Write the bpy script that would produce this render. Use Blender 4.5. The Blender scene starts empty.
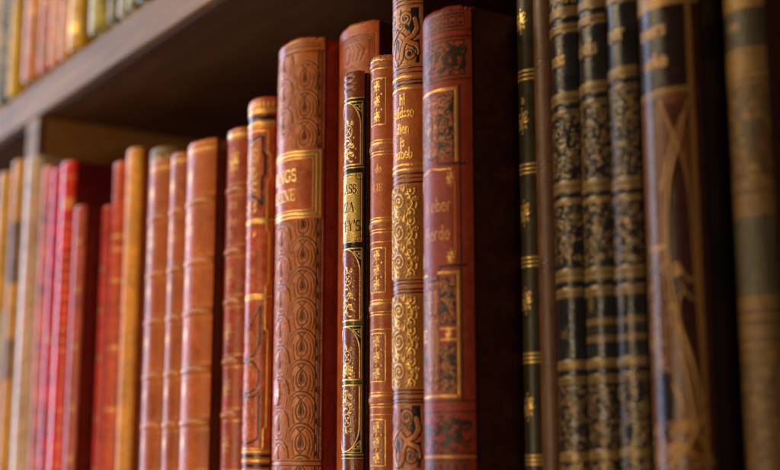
import bpy, math, random
import numpy as np
random.seed(7); RNG = np.random.default_rng(11)
PI = math.pi
scene = bpy.context.scene
COL = scene.collection

# ------------------------------------------------------------------ camera
PITCH, YAW, FOC = math.radians(10.67), math.radians(34.3), 1300.0/780.0
FWD_H = (-math.cos(YAW), math.sin(YAW))
cam = bpy.data.cameras.new('camera'); camo = bpy.data.objects.new('camera', cam); COL.objects.link(camo)
cam.sensor_width = 36.0; cam.lens = 36.0*FOC; cam.clip_start = 0.01; cam.clip_end = 50
camo.rotation_euler = (PI/2+PITCH, 0, math.atan2(FWD_H[1], FWD_H[0])-PI/2)
cam.dof.use_dof = True; cam.dof.focus_distance = 0.465; cam.dof.aperture_fstop = 6.4
scene.camera = camo

# ------------------------------------------------------------------ tagging
def tag(o, label=None, cat=None, group=None, kind=None):
    if label: o['label'] = label
    if cat: o['category'] = cat
    if group: o['group'] = group
    if kind: o['kind'] = kind
def empty(name, loc):
    o = bpy.data.objects.new(name, None); o.empty_display_size = .02; COL.objects.link(o); o.location = loc
    return o
def mesh_obj(name, verts, faces, mat, parent=None, smooth=True, loc=None):
    me = bpy.data.meshes.new(name)
    v = np.asarray(verts, dtype=np.float32).reshape(-1, 3)
    q = parent
    while q is not None: v = v-np.array(q.location, dtype=np.float32); q = q.parent
    if isinstance(faces, np.ndarray):
        n = len(faces)
        me.vertices.add(len(v)); me.vertices.foreach_set('co', v.ravel())
        me.loops.add(n*4); me.loops.foreach_set('vertex_index', faces.astype(np.int32).ravel())
        me.polygons.add(n); me.polygons.foreach_set('loop_start', np.arange(0, n*4, 4, dtype=np.int32))
        me.update(calc_edges=True)
    else:
        me.from_pydata([tuple(map(float, q)) for q in v], [], faces)
    me.polygons.foreach_set('use_smooth', [smooth]*len(me.polygons))
    me.materials.append(mat); me.update()
    o = bpy.data.objects.new(name, me); COL.objects.link(o)
    if parent is not None: o.parent = parent
    return o

# ------------------------------------------------------------------ materials
def nt(name):
    m = bpy.data.materials.new(name); m.use_nodes = True; t = m.node_tree
    for n in list(t.nodes): t.nodes.remove(n)
    out = t.nodes.new('ShaderNodeOutputMaterial'); bs = t.nodes.new('ShaderNodeBsdfPrincipled')
    t.links.new(bs.outputs[0], out.inputs[0])
    return m, t, bs
def mixc(t, fac, a, b, mode='MIX'):
    n = t.nodes.new('ShaderNodeMix'); n.data_type = 'RGBA'; n.blend_type = mode
    for sock, val in ((n.inputs[0], fac), (n.inputs[6], a), (n.inputs[7], b)):
        if hasattr(val, 'links'): t.links.new(val, sock)
        elif isinstance(val, (tuple, list)): sock.default_value = (*val, 1)
        else: sock.default_value = val
    return n.outputs[2]
def mth(t, op, a, b=None, clamp=False):
    n = t.nodes.new('ShaderNodeMath'); n.operation = op; n.use_clamp = clamp
    for i, val in enumerate((a, b)):
        if val is None: continue
        if hasattr(val, 'links'): t.links.new(val, n.inputs[i])
        else: n.inputs[i].default_value = val
    return n.outputs[0]
def noise(t, vec, scale, detail=4, rough=.55, stretch=None):
    if stretch:
        mp = t.nodes.new('ShaderNodeMapping'); mp.inputs['Scale'].default_value = stretch; t.links.new(vec, mp.inputs[0]); vec = mp.outputs[0]
    n = t.nodes.new('ShaderNodeTexNoise'); n.inputs['Scale'].default_value = scale; n.inputs['Detail'].default_value = detail
    n.inputs['Roughness'].default_value = rough; t.links.new(vec, n.inputs['Vector']); return n.outputs['Fac']
def ramp(t, f, lo, hi):
    n = t.nodes.new('ShaderNodeMapRange'); n.clamp = True
    t.links.new(f, n.inputs[0]); n.inputs[1].default_value = lo; n.inputs[2].default_value = hi; return n.outputs[0]
def leather(name, base, alt=None, ink=(.012, .012, .014), gold=(.80, .50, .12), rough=.42, grain=1500, bump=.085,
            worn=None, wear=.5, gold_wear=(.25, .45), metal=.75, mottling=.45, spec=.42, cracks=.5, gold_rough=.36):
    m, t, bs = nt(name)
    tc = t.nodes.new('ShaderNodeTexCoord'); oi = t.nodes.new('ShaderNodeObjectInfo')
    va = t.nodes.new('ShaderNodeVectorMath'); va.operation = 'ADD'
    cb = t.nodes.new('ShaderNodeCombineXYZ'); t.links.new(oi.outputs['Random'], cb.inputs[0]); t.links.new(oi.outputs['Random'], cb.inputs[2])
    t.links.new(tc.outputs['Object'], va.inputs[0]); t.links.new(cb.outputs[0], va.inputs[1]); vec = va.outputs[0]
    at = t.nodes.new('ShaderNodeAttribute'); at.attribute_name = 'tool'
    sp = t.nodes.new('ShaderNodeSeparateColor'); t.links.new(at.outputs['Color'], sp.inputs[0])
    worn = worn or tuple(min(.9, c*1.6+.02) for c in base)
    alt = alt or base
    big = noise(t, vec, 55, 5); mid = noise(t, vec, 260, 5, .65); fine = noise(t, vec, 1400, 3, .7)
    streak = noise(t, vec, 120, 3, .6, (1, 1, .12))
    c = mixc(t, sp.outputs[2], base, alt)
    dark = tuple(x*(1-mottling) for x in (1, 1, 1)); lite = tuple(1+mottling*.55 for x in (1, 1, 1))
    mot = mixc(t, ramp(t, mth(t, 'ADD', mth(t, 'MULTIPLY', big, .6), mth(t, 'MULTIPLY', mid, .4)), .36, .64), dark, lite)
    c = mixc(t, 1.0, c, mot, 'MULTIPLY')
    c = mixc(t, mth(t, 'MULTIPLY', ramp(t, fine, .5, .75), .25), c, tuple(x*.45 for x in base))
    # scuffs: light bare leather where the tool map says edges, plus random rubs
    rub = mth(t, 'MULTIPLY', ramp(t, mid, .56, .70), ramp(t, streak, .50, .66))
    edge = mth(t, 'MULTIPLY', at.outputs['Alpha'], ramp(t, mid, .34, .62))
    w = mth(t, 'MULTIPLY', mth(t, 'MAXIMUM', mth(t, 'MULTIPLY', rub, .8), edge), wear, True)
    c = mixc(t, w, c, worn)
    cr = t.nodes.new('ShaderNodeTexVoronoi'); cr.feature = 'DISTANCE_TO_EDGE'; cr.inputs['Scale'].default_value = 420
    mpc = t.nodes.new('ShaderNodeMapping'); mpc.inputs['Scale'].default_value = (1, 1, .42)
    wv = t.nodes.new('ShaderNodeVectorMath'); wv.operation = 'ADD'; nz = t.nodes.new('ShaderNodeTexNoise'); nz.inputs['Scale'].default_value = 700
    sc2 = t.nodes.new('ShaderNodeVectorMath'); sc2.operation = 'SCALE'; sc2.inputs['Scale'].default_value = .0016
    t.links.new(vec, nz.inputs['Vector']); t.links.new(nz.outputs['Color'], sc2.inputs[0]); t.links.new(vec, wv.inputs[0]); t.links.new(sc2.outputs[0], wv.inputs[1])
    t.links.new(wv.outputs[0], mpc.inputs[0]); t.links.new(mpc.outputs[0], cr.inputs['Vector'])
    crack = mth(t, 'MULTIPLY', mth(t, 'SUBTRACT', 1.0, ramp(t, cr.outputs['Distance'], .0, .07)), ramp(t, mth(t, 'ADD', mth(t, 'MULTIPLY', big, .5), mth(t, 'MULTIPLY', streak, .5)), .48, .62))
    c = mixc(t, mth(t, 'MULTIPLY', crack, cracks), c, tuple(x*.3 for x in base))
    vr = mth(t, 'ADD', mth(t, 'MULTIPLY', oi.outputs['Random'], .22), .89); cv = t.nodes.new('ShaderNodeCombineColor')
    for k_ in range(3): t.links.new(vr, cv.inputs[k_])
    c = mixc(t, 1.0, c, cv.outputs[0], 'MULTIPLY')
    inkm = mth(t, 'MULTIPLY', sp.outputs[1], mth(t, 'SUBTRACT', 1.0, mth(t, 'MULTIPLY', ramp(t, mid, .58, .74), .6)))
    c = mixc(t, inkm, c, ink)
    gm = mth(t, 'MULTIPLY', sp.outputs[0], mth(t, 'SUBTRACT', 1.0, mth(t, 'MULTIPLY', ramp(t, mth(t, 'ADD', mth(t, 'MULTIPLY', mid, .6), mth(t, 'MULTIPLY', fine, .4)), .5, .5+gold_wear[1]*.4), gold_wear[0]*2.2)), True)
    gc = mixc(t, mth(t, 'MULTIPLY', ramp(t, mid, .35, .7), .5), gold, tuple(x*.55 for x in gold))
    c = mixc(t, gm, c, gc)
    t.links.new(c, bs.inputs['Base Color'])
    t.links.new(mth(t, 'MULTIPLY', gm, metal), bs.inputs['Metallic'])
    rg = mth(t, 'ADD', mth(t, 'MULTIPLY', ramp(t, mid, .3, .7), .16), rough-.17)
    n = t.nodes.new('ShaderNodeMix'); n.data_type = 'FLOAT'; t.links.new(gm, n.inputs[0]); t.links.new(rg, n.inputs[2]); n.inputs[3].default_value = gold_rough
    t.links.new(n.outputs[0], bs.inputs['Roughness'])
    bs.inputs['Specular IOR Level'].default_value = spec
    vo = t.nodes.new('ShaderNodeTexVoronoi'); vo.feature = 'F1'; vo.inputs['Scale'].default_value = grain; t.links.new(vec, vo.inputs['Vector'])
    hgt = mth(t, 'ADD', mth(t, 'SUBTRACT', mth(t, 'MULTIPLY', vo.outputs['Distance'], .6), mth(t, 'MULTIPLY', crack, .8*cracks)), mth(t, 'ADD', mth(t, 'MULTIPLY', fine, .5), mth(t, 'MULTIPLY', mid, 1.4)))
    bp = t.nodes.new('ShaderNodeBump'); bp.inputs['Distance'].default_value = .00045; bp.inputs['Strength'].default_value = bump*2.2
    t.links.new(hgt, bp.inputs['Height']); t.links.new(bp.outputs[0], bs.inputs['Normal'])
    return m
def paper_mat():
    m, t, bs = nt('page_paper'); tc = t.nodes.new('ShaderNodeTexCoord')
    f = noise(t, tc.outputs['Object'], 300, 3, .6, (8, .2, .2))
    t.links.new(mixc(t, f, (.34, .26, .16), (.60, .50, .34)), bs.inputs['Base Color']); bs.inputs['Roughness'].default_value = .85
    return m
def wood_mat(name, a, b, rough=.4, spec=.5):
    m, t, bs = nt(name); tc = t.nodes.new('ShaderNodeTexCoord'); v = tc.outputs['Object']
    g1 = noise(t, v, 9, 6, .6, (1, 14, 14)); g2 = noise(t, v, 60, 5, .7, (.6, 9, 9)); s = noise(t, v, 14, 4)
    c = mixc(t, ramp(t, mth(t, 'ADD', mth(t, 'MULTIPLY', g1, .6), mth(t, 'MULTIPLY', g2, .4)), .35, .65), a, b)
    c = mixc(t, mth(t, 'MULTIPLY', ramp(t, s, .5, .75), .35), c, tuple(x*.6 for x in a))
    t.links.new(c, bs.inputs['Base Color'])
    t.links.new(mth(t, 'ADD', mth(t, 'MULTIPLY', g2, .25), rough-.12), bs.inputs['Roughness'])
    bs.inputs['Specular IOR Level'].default_value = spec
    bp = t.nodes.new('ShaderNodeBump'); bp.inputs['Distance'].default_value = .0006; bp.inputs['Strength'].default_value = .25
    t.links.new(g2, bp.inputs['Height']); t.links.new(bp.outputs[0], bs.inputs['Normal'])
    return m
PAPER = paper_mat()

# ------------------------------------------------------------------ lettering: strokes cut like engraved type
# every glyph: (advance, [(points, weight)...]); unit box, weight 2 = thick stem, 1 = hairline
def arcp(cx, cy, rx, ry, a0, a1, n=14):
    return [(cx+rx*math.cos(math.radians(a0+(a1-a0)*i/n)), cy+ry*math.sin(math.radians(a0+(a1-a0)*i/n))) for i in range(n+1)]
def ser(x, y, w=.14): return ([(x-w, y), (x+w, y)], 1)
GL = {
 'K': (.82, [([(.18, 0), (.18, 1)], 2), ([(.68, 1), (.2, .45)], 1), ([(.36, .62), (.74, 0)], 2), ser(.18, 0), ser(.18, 1), ser(.66, 1, .1), ser(.72, 0, .1)]),
 'I': (.42, [([(.2, 0), (.2, 1)], 2), ser(.2, 0), ser(.2, 1)]),
 'N': (.86, [([(.15, 0), (.15, 1)], 1), ([(.15, 1), (.7, 0)], 2), ([(.7, 0), (.7, 1)], 1), ser(.15, 0), ser(.15, 1, .1), ser(.7, 1)]),
 'G': (.84, [(arcp(.42, .5, .34, .5, 45, 325), 2), ([(.7, .05), (.7, .42)], 2), ser(.66, .42), ([(.66, .98), (.66, .75)], 1)]),
 'S': (.66, [(arcp(.32, .74, .22, .25, 40, 250, 12)+arcp(.32, .26, .24, .26, 70, -140, 12), 2), ([(.52, .96), (.52, .74)], 1), ([(.08, .26), (.08, .04)], 1)]),
 'H': (.86, [([(.16, 0), (.16, 1)], 2), ([(.68, 0), (.68, 1)], 2), ([(.16, .5), (.68, .5)], 1), ser(.16, 0), ser(.16, 1), ser(.68, 0), ser(.68, 1)]),
 'E': (.7, [([(.16, 0), (.16, 1)], 2), ([(.1, 1), (.58, 1), (.58, .82)], 1), ([(.16, .52), (.46, .52)], 1), ([(.46, .62), (.46, .42)], 1), ([(.1, 0), (.6, 0), (.6, .2)], 1)]),
 'L': (.66, [([(.16, 0), (.16, 1)], 2), ser(.16, 1), ([(.04, 0), (.58, 0), (.58, .24)], 1)]),
 'A': (.78, [([(.08, 0), (.36, 1)], 1), ([(.36, 1), (.66, 0)], 2), ([(.18, .34), (.54, .34)], 1), ser(.08, 0, .1), ser(.66, 0, .12)]),
 'Z': (.7, [([(.1, .8), (.1, 1), (.58, 1)], 1), ([(.58, 1), (.08, 0)], 2), ([(.08, 0), (.6, 0), (.6, .22)], 1)]),
 'F': (.66, [([(.16, 0), (.16, 1)], 2), ([(.08, 1), (.58, 1), (.58, .8)], 1), ([(.16, .52), (.44, .52)], 1), ([(.44, .62), (.44, .42)], 1), ser(.16, 0)]),
 'Y': (.76, [([(.1, 1), (.36, .48)], 2), ([(.64, 1), (.36, .48)], 1), ([(.36, .48), (.36, 0)], 2), ser(.36, 0), ser(.1, 1, .1), ser(.64, 1, .1)]),
 'U': (.84, [([(.16, 1), (.16, .3)]+arcp(.42, .3, .26, .3, 180, 360, 8)+[(.68, 1)], 2), ser(.16, 1), ser(.68, 1, .1)]),
 "'": (.26, [([(.14, 1.02), (.1, .78)], 2)]),
 '.': (.26, [([(.1, .03), (.12, .03)], 2.2)]),
 'W': (1.05, [([(.06, 1), (.26, 0)], 2), ([(.26, 0), (.48, .9)], 1), ([(.48, .9), (.68, 0)], 2), ([(.68, 0), (.92, 1)], 1), ser(.06, 1, .08)]),
 'B': (.72, [([(.14, 0), (.14, 1)], 2), (arcp(.3, .75, .24, .24, 90, -90, 8), 1.5), (arcp(.3, .26, .3, .26, 90, -90, 8), 2), ([(.06, 1), (.3, 1)], 1), ([(.06, 0), (.3, 0)], 1)]),
 'n': (.58, [([(.12, 0), (.12, .62)], 2), ([(.12, .5), (.3, .64), (.44, .5), (.44, 0)], 1.7), ser(.12, 0, .07), ser(.44, 0, .07)]),
 'm': (.84, [([(.12, 0), (.12, .62)], 2), ([(.12, .5), (.26, .64), (.4, .5), (.4, 0)], 1.7), ([(.4, .5), (.54, .64), (.68, .5), (.68, 0)], 1.7)]),
 'u': (.58, [([(.12, .62), (.12, .1), (.26, 0), (.42, .12)], 1.8), ([(.42, .64), (.42, 0)], 2)]),
 'h': (.58, [([(.12, 0), (.12, 1)], 2), ([(.12, .5), (.3, .64), (.44, .5), (.44, 0)], 1.7), ser(.12, 1, .07)]),
 'r': (.46, [([(.12, 0), (.12, .62)], 2), ([(.12, .48), (.26, .64), (.38, .6)], 1.8), ser(.12, 0, .08)]),
 'e': (.52, [(arcp(.26, .31, .2, .32, 0, 320, 12), 1.7), ([(.06, .34), (.46, .34)], 1)]),
 'a': (.54, [(arcp(.24, .24, .17, .22, 0, 360, 10), 1.6), ([(.42, .5), (.42, 0)], 2), (arcp(.26, .46, .16, .18, 0, 140, 6), 1.3)]),
 'o': (.54, [(arcp(.26, .31, .2, .31, 0, 360, 12), 1.8)]),
 'd': (.58, [(arcp(.24, .3, .18, .3, 0, 360, 12), 1.7), ([(.44, 0), (.44, 1)], 2), ([(.44, 1), (.3, .96)], 1)]),
 'b': (.58, [(arcp(.3, .3, .18, .3, 0, 360, 12), 1.7), ([(.12, 0), (.12, 1)], 2)]),
 'g': (.56, [(arcp(.24, .36, .17, .26, 0, 360, 10), 1.6), ([(.42, .62), (.42, -.15), (.26, -.3), (.08, -.2)], 1.7)]),
 'l': (.3, [([(.14, 0), (.14, 1)], 2), ser(.14, 0, .07), ([(.14, 1), (.04, .95)], 1)]),
 'i': (.3, [([(.14, 0), (.14, .62)], 2), ([(.13, .86), (.15, .86)], 2), ser(.14, 0, .07)]),
 't': (.4, [([(.16, .95), (.16, .1), (.32, .02)], 1.9), ([(.03, .62), (.32, .62)], 1)]),
 's': (.44, [([(.36, .56), (.2, .64), (.08, .5), (.2, .36), (.34, .22), (.22, .02), (.05, .1)], 1.7)]),
 'f': (.38, [([(.34, .98), (.2, .98), (.15, .8), (.15, 0)], 1.9), ([(.02, .62), (.32, .62)], 1)]),
 'k': (.58, [([(.12, 0), (.12, 1)], 2), ([(.42, .62), (.14, .28)], 1), ([(.24, .4), (.48, 0)], 1.8), ser(.12, 0, .07)]),
 'ö': (.54, [(arcp(.26, .31, .2, .31, 0, 360, 12), 1.8), ([(.16, .86), (.18, .86)], 1.8), ([(.34, .86), (.36, .86)], 1.8)]),
 'c': (.48, [(arcp(.26, .31, .2, .31, 50, 310, 10), 1.7)]),
}
# ------------------------------------------------------------------ tooling map: gilding, ink, onlay, wear and relief on a spine
class Tool:
    """u runs across the spine in mm from its left joint, z is height in mm."""
    def __init__(s, us, zs):
        s.us, s.zs = us, zs
        s.m = np.zeros((len(zs), len(us), 5), np.float32)   # gold, ink, alt, wear, relief(mm)
        s.W = us[-1]
    def paint(s, sl, m, c):
        for ch, v in c.items():
            i = 'gkawh'.index(ch); A = s.m[sl[0], sl[1], i]
            s.m[sl[0], sl[1], i] = A*(1-m)+v*m
    def win(s, u0, u1, z0, z1):
        i0, i1 = np.searchsorted(s.us, [u0, u1]); j0, j1 = np.searchsorted(s.zs, [z0, z1])
        i0 = max(0, i0-1); j0 = max(0, j0-1); i1 = min(len(s.us), i1+1); j1 = min(len(s.zs), j1+1)
        if i1 <= i0 or j1 <= j0: return None
        return (slice(j0, j1), slice(i0, i1)), s.us[i0:i1][None, :], s.zs[j0:j1][:, None]
    def aa(s, z):
        j = min(max(np.searchsorted(s.zs, z), 1), len(s.zs)-1); return max(.5*(s.zs[j]-s.zs[j-1]+s.us[1]-s.us[0]), .05)
    def stroke(s, pts, w, c):
        ws = w if isinstance(w, (list, tuple, np.ndarray)) else [w]*len(pts)
        P = np.array(pts, float); mw = max(ws)
        q = s.win(P[:, 0].min()-mw, P[:, 0].max()+mw, P[:, 1].min()-mw, P[:, 1].max()+mw)
        if q is None: return
        sl, _, _ = q; M = np.zeros((sl[0].stop-sl[0].start, sl[1].stop-sl[1].start), np.float32); aa = s.aa(P[:, 1].mean())
        for k in range(len(P)-1):
            a, b = P[k], P[k+1]; ww = max(ws[k], ws[k+1])/2+aa*2
            r = s.win(min(a[0], b[0])-ww, max(a[0], b[0])+ww, min(a[1], b[1])-ww, max(a[1], b[1])+ww)
            if r is None: continue
            s2, U, Z = r; d = b-a; L = d@d+1e-12
            t = np.clip(((U-a[0])*d[0]+(Z-a[1])*d[1])/L, 0, 1)
            dist = np.hypot(U-a[0]-t*d[0], Z-a[1]-t*d[1])
            mm = np.clip((ws[k]*(1-t)+ws[k+1]*t)/2/aa-dist/aa+.5, 0, 1)
            y0 = s2[0].start-sl[0].start; x0 = s2[1].start-sl[1].start
            y1, x1 = y0+mm.shape[0], x0+mm.shape[1]
            cy, cx = max(0, -y0), max(0, -x0)
            sub = M[max(0, y0):y1, max(0, x0):x1]; mm = mm[cy:cy+sub.shape[0], cx:cx+sub.shape[1]]
            np.maximum(sub, mm, out=sub)
        s.paint(sl, M, c)
    def rect(s, u0, u1, z0, z1, c, r=0):
        q = s.win(u0-1, u1+1, z0-1, z1+1)
        if q is None: return
        sl, U, Z = q; aa = s.aa((z0+z1)/2)
        dx = np.abs(U-(u0+u1)/2)-(u1-u0)/2+r; dz = np.abs(Z-(z0+z1)/2)-(z1-z0)/2+r
        d = np.hypot(np.maximum(dx, 0), np.maximum(dz, 0))+np.minimum(np.maximum(dx, dz), 0)-r
        s.paint(sl, np.clip(.5-d/aa, 0, 1), c)
    def band(s, z, w, c): s.rect(-2, s.W+2, z-w/2, z+w/2, c)
    def bump(s, z, w, h, wear=.8):
        q = s.win(-1, s.W+1, z-w, z+w)
        if q is None: return
        sl, U, Z = q; f = np.clip(1-((Z-z)/(w/2))**2, 0, 1)**.7*np.clip(np.minimum(U, s.W-U)/(.16*s.W), 0, 1)**.6
        s.m[sl[0], sl[1], 4] += f*h; s.m[sl[0], sl[1], 3] = np.maximum(s.m[sl[0], sl[1], 3], f**2*wear)
    def poly(s, pts, c):
        P = np.array(pts, float); q = s.win(P[:, 0].min(), P[:, 0].max(), P[:, 1].min(), P[:, 1].max())
        if q is None: return
        sl, U, Z = q; ins = np.zeros((sl[0].stop-sl[0].start, sl[1].stop-sl[1].start), bool)
        for (x0, y0), (x1, y1) in zip(P, np.roll(P, -1, 0)):
            if y0 == y1: continue
            ins ^= ((Z > min(y0, y1)) & (Z <= max(y0, y1)) & (U < x0+(Z-y0)*(x1-x0)/(y1-y0)))
        s.paint(sl, ins.astype(np.float32), c)
    def frame(s, u0, u1, z0, z1, w, c):
        s.stroke([(u0, z0), (u1, z0), (u1, z1), (u0, z1), (u0, z0)], w, c)
    def disc(s, u, z, r, c, rz=None): s.ell(u, z, r, rz or r, c)
    def ell(s, u, z, ru, rz, c):
        q = s.win(u-ru-1, u+ru+1, z-rz-1, z+rz+1)
        if q is None: return
        sl, U, Z = q; f = np.hypot((U-u)/ru, (Z-z)/rz); s.paint(sl, np.clip((1-f)*min(ru, rz)/s.aa(z)+.5, 0, 1), c)
    def ring(s, u, z, ru, rz, w, c, a0=0, a1=360):
        s.stroke([(u+ru*math.cos(math.radians(a)), z+rz*math.sin(math.radians(a))) for a in np.linspace(a0, a1, 28)], w, c)
    def spiral(s, u, z, r, turns, a0, w, c, d=1, eye=True):
        n = int(22*turns)+4; pts = []; ws = []
        for i in range(n+1):
            f = i/n; a = math.radians(a0)+d*f*turns*2*PI; rr = r*(1-f*.86)
            pts.append((u+rr*math.cos(a), z+rr*math.sin(a))); ws.append(w*(1-.35*f))
        s.stroke(pts, ws, c)
        if eye: s.disc(u, z, w*.75, c)
        return pts[0]
    def leaf(s, u, z, L, a, w, c):
        a = math.radians(a); pts = []; ws = []
        for i in range(9):
            f = i/8; b = a+.7*(f-.4)
            pts.append((u+L*f*math.cos(b), z+L*f*math.sin(b))); ws.append(max(.12, w*math.sin(PI*min(1, f*1.0+.08))**.8))
        s.stroke(pts, ws, c)
    def text(s, txt, uc, z, h, c, wt=.085, cond=1.0):
        tot = sum(GL[ch][0] if ch in GL else .4 for ch in txt)*h*cond; x = uc-tot/2
        for ch in txt:
            if ch in GL:
                adv, st = GL[ch]
                for pts, wg in st: s.stroke([(x+px*h*cond, z+py*h) for px, py in pts], wt*h*(.55+.62*(wg-1)), c)
                x += adv*h*cond
            else: x += .4*h*cond
    def scrolls(s, u0, u1, z0, z1, c, w=.5, step=None, seed=0, dots=True):
        """running arabesque: a waving stem that throws off spirals, leaves and berries to both sides"""
        R = random.Random(seed); uc = (u0+u1)/2; A = (u1-u0)/2; step = step or A*1.5
        n = max(1, int(round((z1-z0)/step))); step = (z1-z0)/n
        stem = [(uc+A*.35*math.sin(PI*k/10), z0+step*k/10) for k in range(0, n*10+1)]
        s.stroke(stem, w, c)
        for k in range(n):
            sd = 1 if k % 2 == 0 else -1; zc = z0+step*(k+.5); r = min(A*.52, step*.42)
            s.spiral(uc+sd*(-A*.42), zc, r, 1.55, 90-sd*40, w, c, d=sd)
            for q in range(4):
                s.leaf(uc+sd*A*.30, zc+(q-1.5)*step*.2, A*.55, (0 if sd > 0 else 180)+(q-1.5)*34, w*1.7, c)
            s.leaf(uc+sd*A*.1, zc+step*.42, A*.7, 90+sd*50, w*1.6, c)
            s.leaf(uc-sd*A*.1, zc-step*.42, A*.6, 270-sd*50, w*1.4, c)
            if dots:
                for q in range(5): s.disc(uc+R.uniform(-.85, .85)*A, zc+R.uniform(-.45, .45)*step, w*.5, c)
    def foliage(s, u0, u1, z0, z1, c, dens=1.0, w=.5, seed=0):
        """dense stamped foliage"""
        R = random.Random(seed); area = (u1-u0)*(z1-z0); n = int(area*.22*dens/max(w, .3))
        for k in range(n):
            u = R.uniform(u0, u1); z = R.uniform(z0, z1); 
            if R.random() < .35: s.spiral(u, z, w*R.uniform(1.2, 2.4), 1.1, R.uniform(0, 360), w*.6, c, d=R.choice((-1, 1)), eye=False)
            else: s.leaf(u, z, w*R.uniform(2, 4), R.uniform(0, 360), w*R.uniform(.8, 1.6), c)
    def floret(s, u, z, r, c):
        s.disc(u, z, r*.22, c)
        for a in (90, 270): s.leaf(u, z, r*1.15, a-16, r*.42, c)
        for a in (20, 160, 200, 340): s.leaf(u, z, r*.9, a, r*.34, c)
        for sg in (-1, 1):
            s.spiral(u+sg*r*.45, z+r*.75, r*.25, 1, 0, r*.12, c, d=sg, eye=False); s.spiral(u-sg*r*.45, z-r*.75, r*.25, 1, 180, r*.12, c, d=sg, eye=False)
        s.disc(u, z+r*1.35, r*.12, c); s.disc(u, z-r*1.35, r*.12, c)

# ------------------------------------------------------------------ book geometry
BASE = -.07     # top of the shelf board the lower row stands on
class Prof:
    def __init__(s, x0, T, F, th):
        s.x0, s.T, s.F, s.th = x0, T, F, th; s.R = T/2/math.sin(th); s.W = 2*th*s.R*1000
    def at(s, u):            # u in mm from the left joint
        ph = (u/s.W*2-1)*s.th
        n = np.stack([np.sin(ph), -np.cos(ph)], -1)
        p = np.stack([s.x0+s.T/2+s.R*np.sin(ph), s.F-s.R*(np.cos(ph)-math.cos(s.th))], -1)
        return p, n
    def rule(s, y):
        """height (mm) of a mark read off the reference ruler y at the spine's middle"""
        X = s.x0+s.T/2; Y = s.F-s.R*(1-math.cos(s.th)); D = X*FWD_H[0]+Y*FWD_H[1]; k = (235-y)/1300
        return 1000*D*(math.sin(PITCH)+k*math.cos(PITCH))/(math.cos(PITCH)-k*math.sin(PITCH))
def sheet(name, pr, z0, z1, u0, u1, res, mat, parent, design=None, off=0., cap=0., wavy=0., dense_from=-6., rim=1.4, edge_wear=1.0):
    """a relief sheet laid on the spine's curve between heights z0..z1 (mm)"""
    zs = np.arange(max(z0, dense_from), z1, res)
    if z0 < dense_from: zs = np.concatenate([np.arange(z0, dense_from, res*3), zs])
    zs = np.append(zs, z1) if z1-zs[-1] > res*.3 else zs
    us = np.linspace(u0, u1, max(6, int((u1-u0)/res)+1))
    T = Tool(us-0., zs); T.W = pr.W
    if design: design(T)
    M = T.m; H = M[:, :, 4].copy()
    U, Z = np.meshgrid(us, zs)
    if cap > 0:     # rounded headcap and tail
        for zz, sg in ((z1, 1), (z0, -1)):
            d = np.clip(1-sg*(zz-Z)/cap, 0, 1); H -= cap*.8*(1-np.sqrt(np.clip(1-d*d, 0, 1)))
            M[:, :, 3] = np.maximum(M[:, :, 3], d*edge_wear)
        M[:, :, 3] = np.maximum(M[:, :, 3], np.clip(1-np.minimum(U-u0, u1-U)/1.0, 0, 1)*.8*edge_wear)
    P, N = pr.at(U); V = np.empty((len(zs), len(us), 3), np.float32)
    V[:, :, :2] = P+N*((H+off)/1000)[..., None]
    dz = 0
    if wavy > 0:
        q = RNG.uniform(0, 6, 3); wv = wavy*(.7*np.sin(U*.16+q[0])+.35*np.sin(U*.42+q[1])+.2*np.sin(U*1.1+q[2])+.25*np.sin(U*2.7+q[0])*np.sin(U*.5+q[2])-1.6*np.abs(U/pr.W*2-1)**3)
        for _ in range(3): wv = wv-wavy*RNG.uniform(.6, 1.6)*np.exp(-((U-RNG.uniform(.1, .95)*pr.W)/RNG.uniform(.25, .7))**2)
        dz = wv*np.clip((Z-(z1-6))/6, 0, 1)
    V[:, :, 2] = (Z+dz)/1000
    nz, nu = len(zs), len(us); idx = np.arange(nz*nu).reshape(nz, nu)
    F = [np.stack([idx[:-1, :-1], idx[:-1, 1:], idx[1:, 1:], idx[1:, :-1]], -1).reshape(-1, 4)]
    # rim turned inwards
    loop = np.concatenate([idx[0, :], idx[1:, -1], idx[-1, -2::-1], idx[-2:0:-1, 0]])
    Un, Zn = U.ravel()[loop], Z.ravel()[loop]; p, n = pr.at(Un)
    inner = np.empty((len(loop), 3), np.float32); inner[:, :2] = p+n*((off-rim)/1000); inner[:, 2] = V.reshape(-1, 3)[loop, 2]
    k = np.arange(len(loop)); k2 = np.roll(k, -1); b = nz*nu
    F.append(np.stack([loop[k2], loop[k], b+k, b+k2], -1))
    o = mesh_obj(name, np.concatenate([V.reshape(-1, 3), inner]), np.concatenate(F), mat, parent)
    col = np.zeros((b+len(loop), 4), np.float32); col[:b] = M[:, :, :4].reshape(-1, 4); 
    at = o.data.color_attributes.new('tool', 'FLOAT_COLOR', 'POINT'); at.data.foreach_set('color', col.ravel())
    return o
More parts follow.
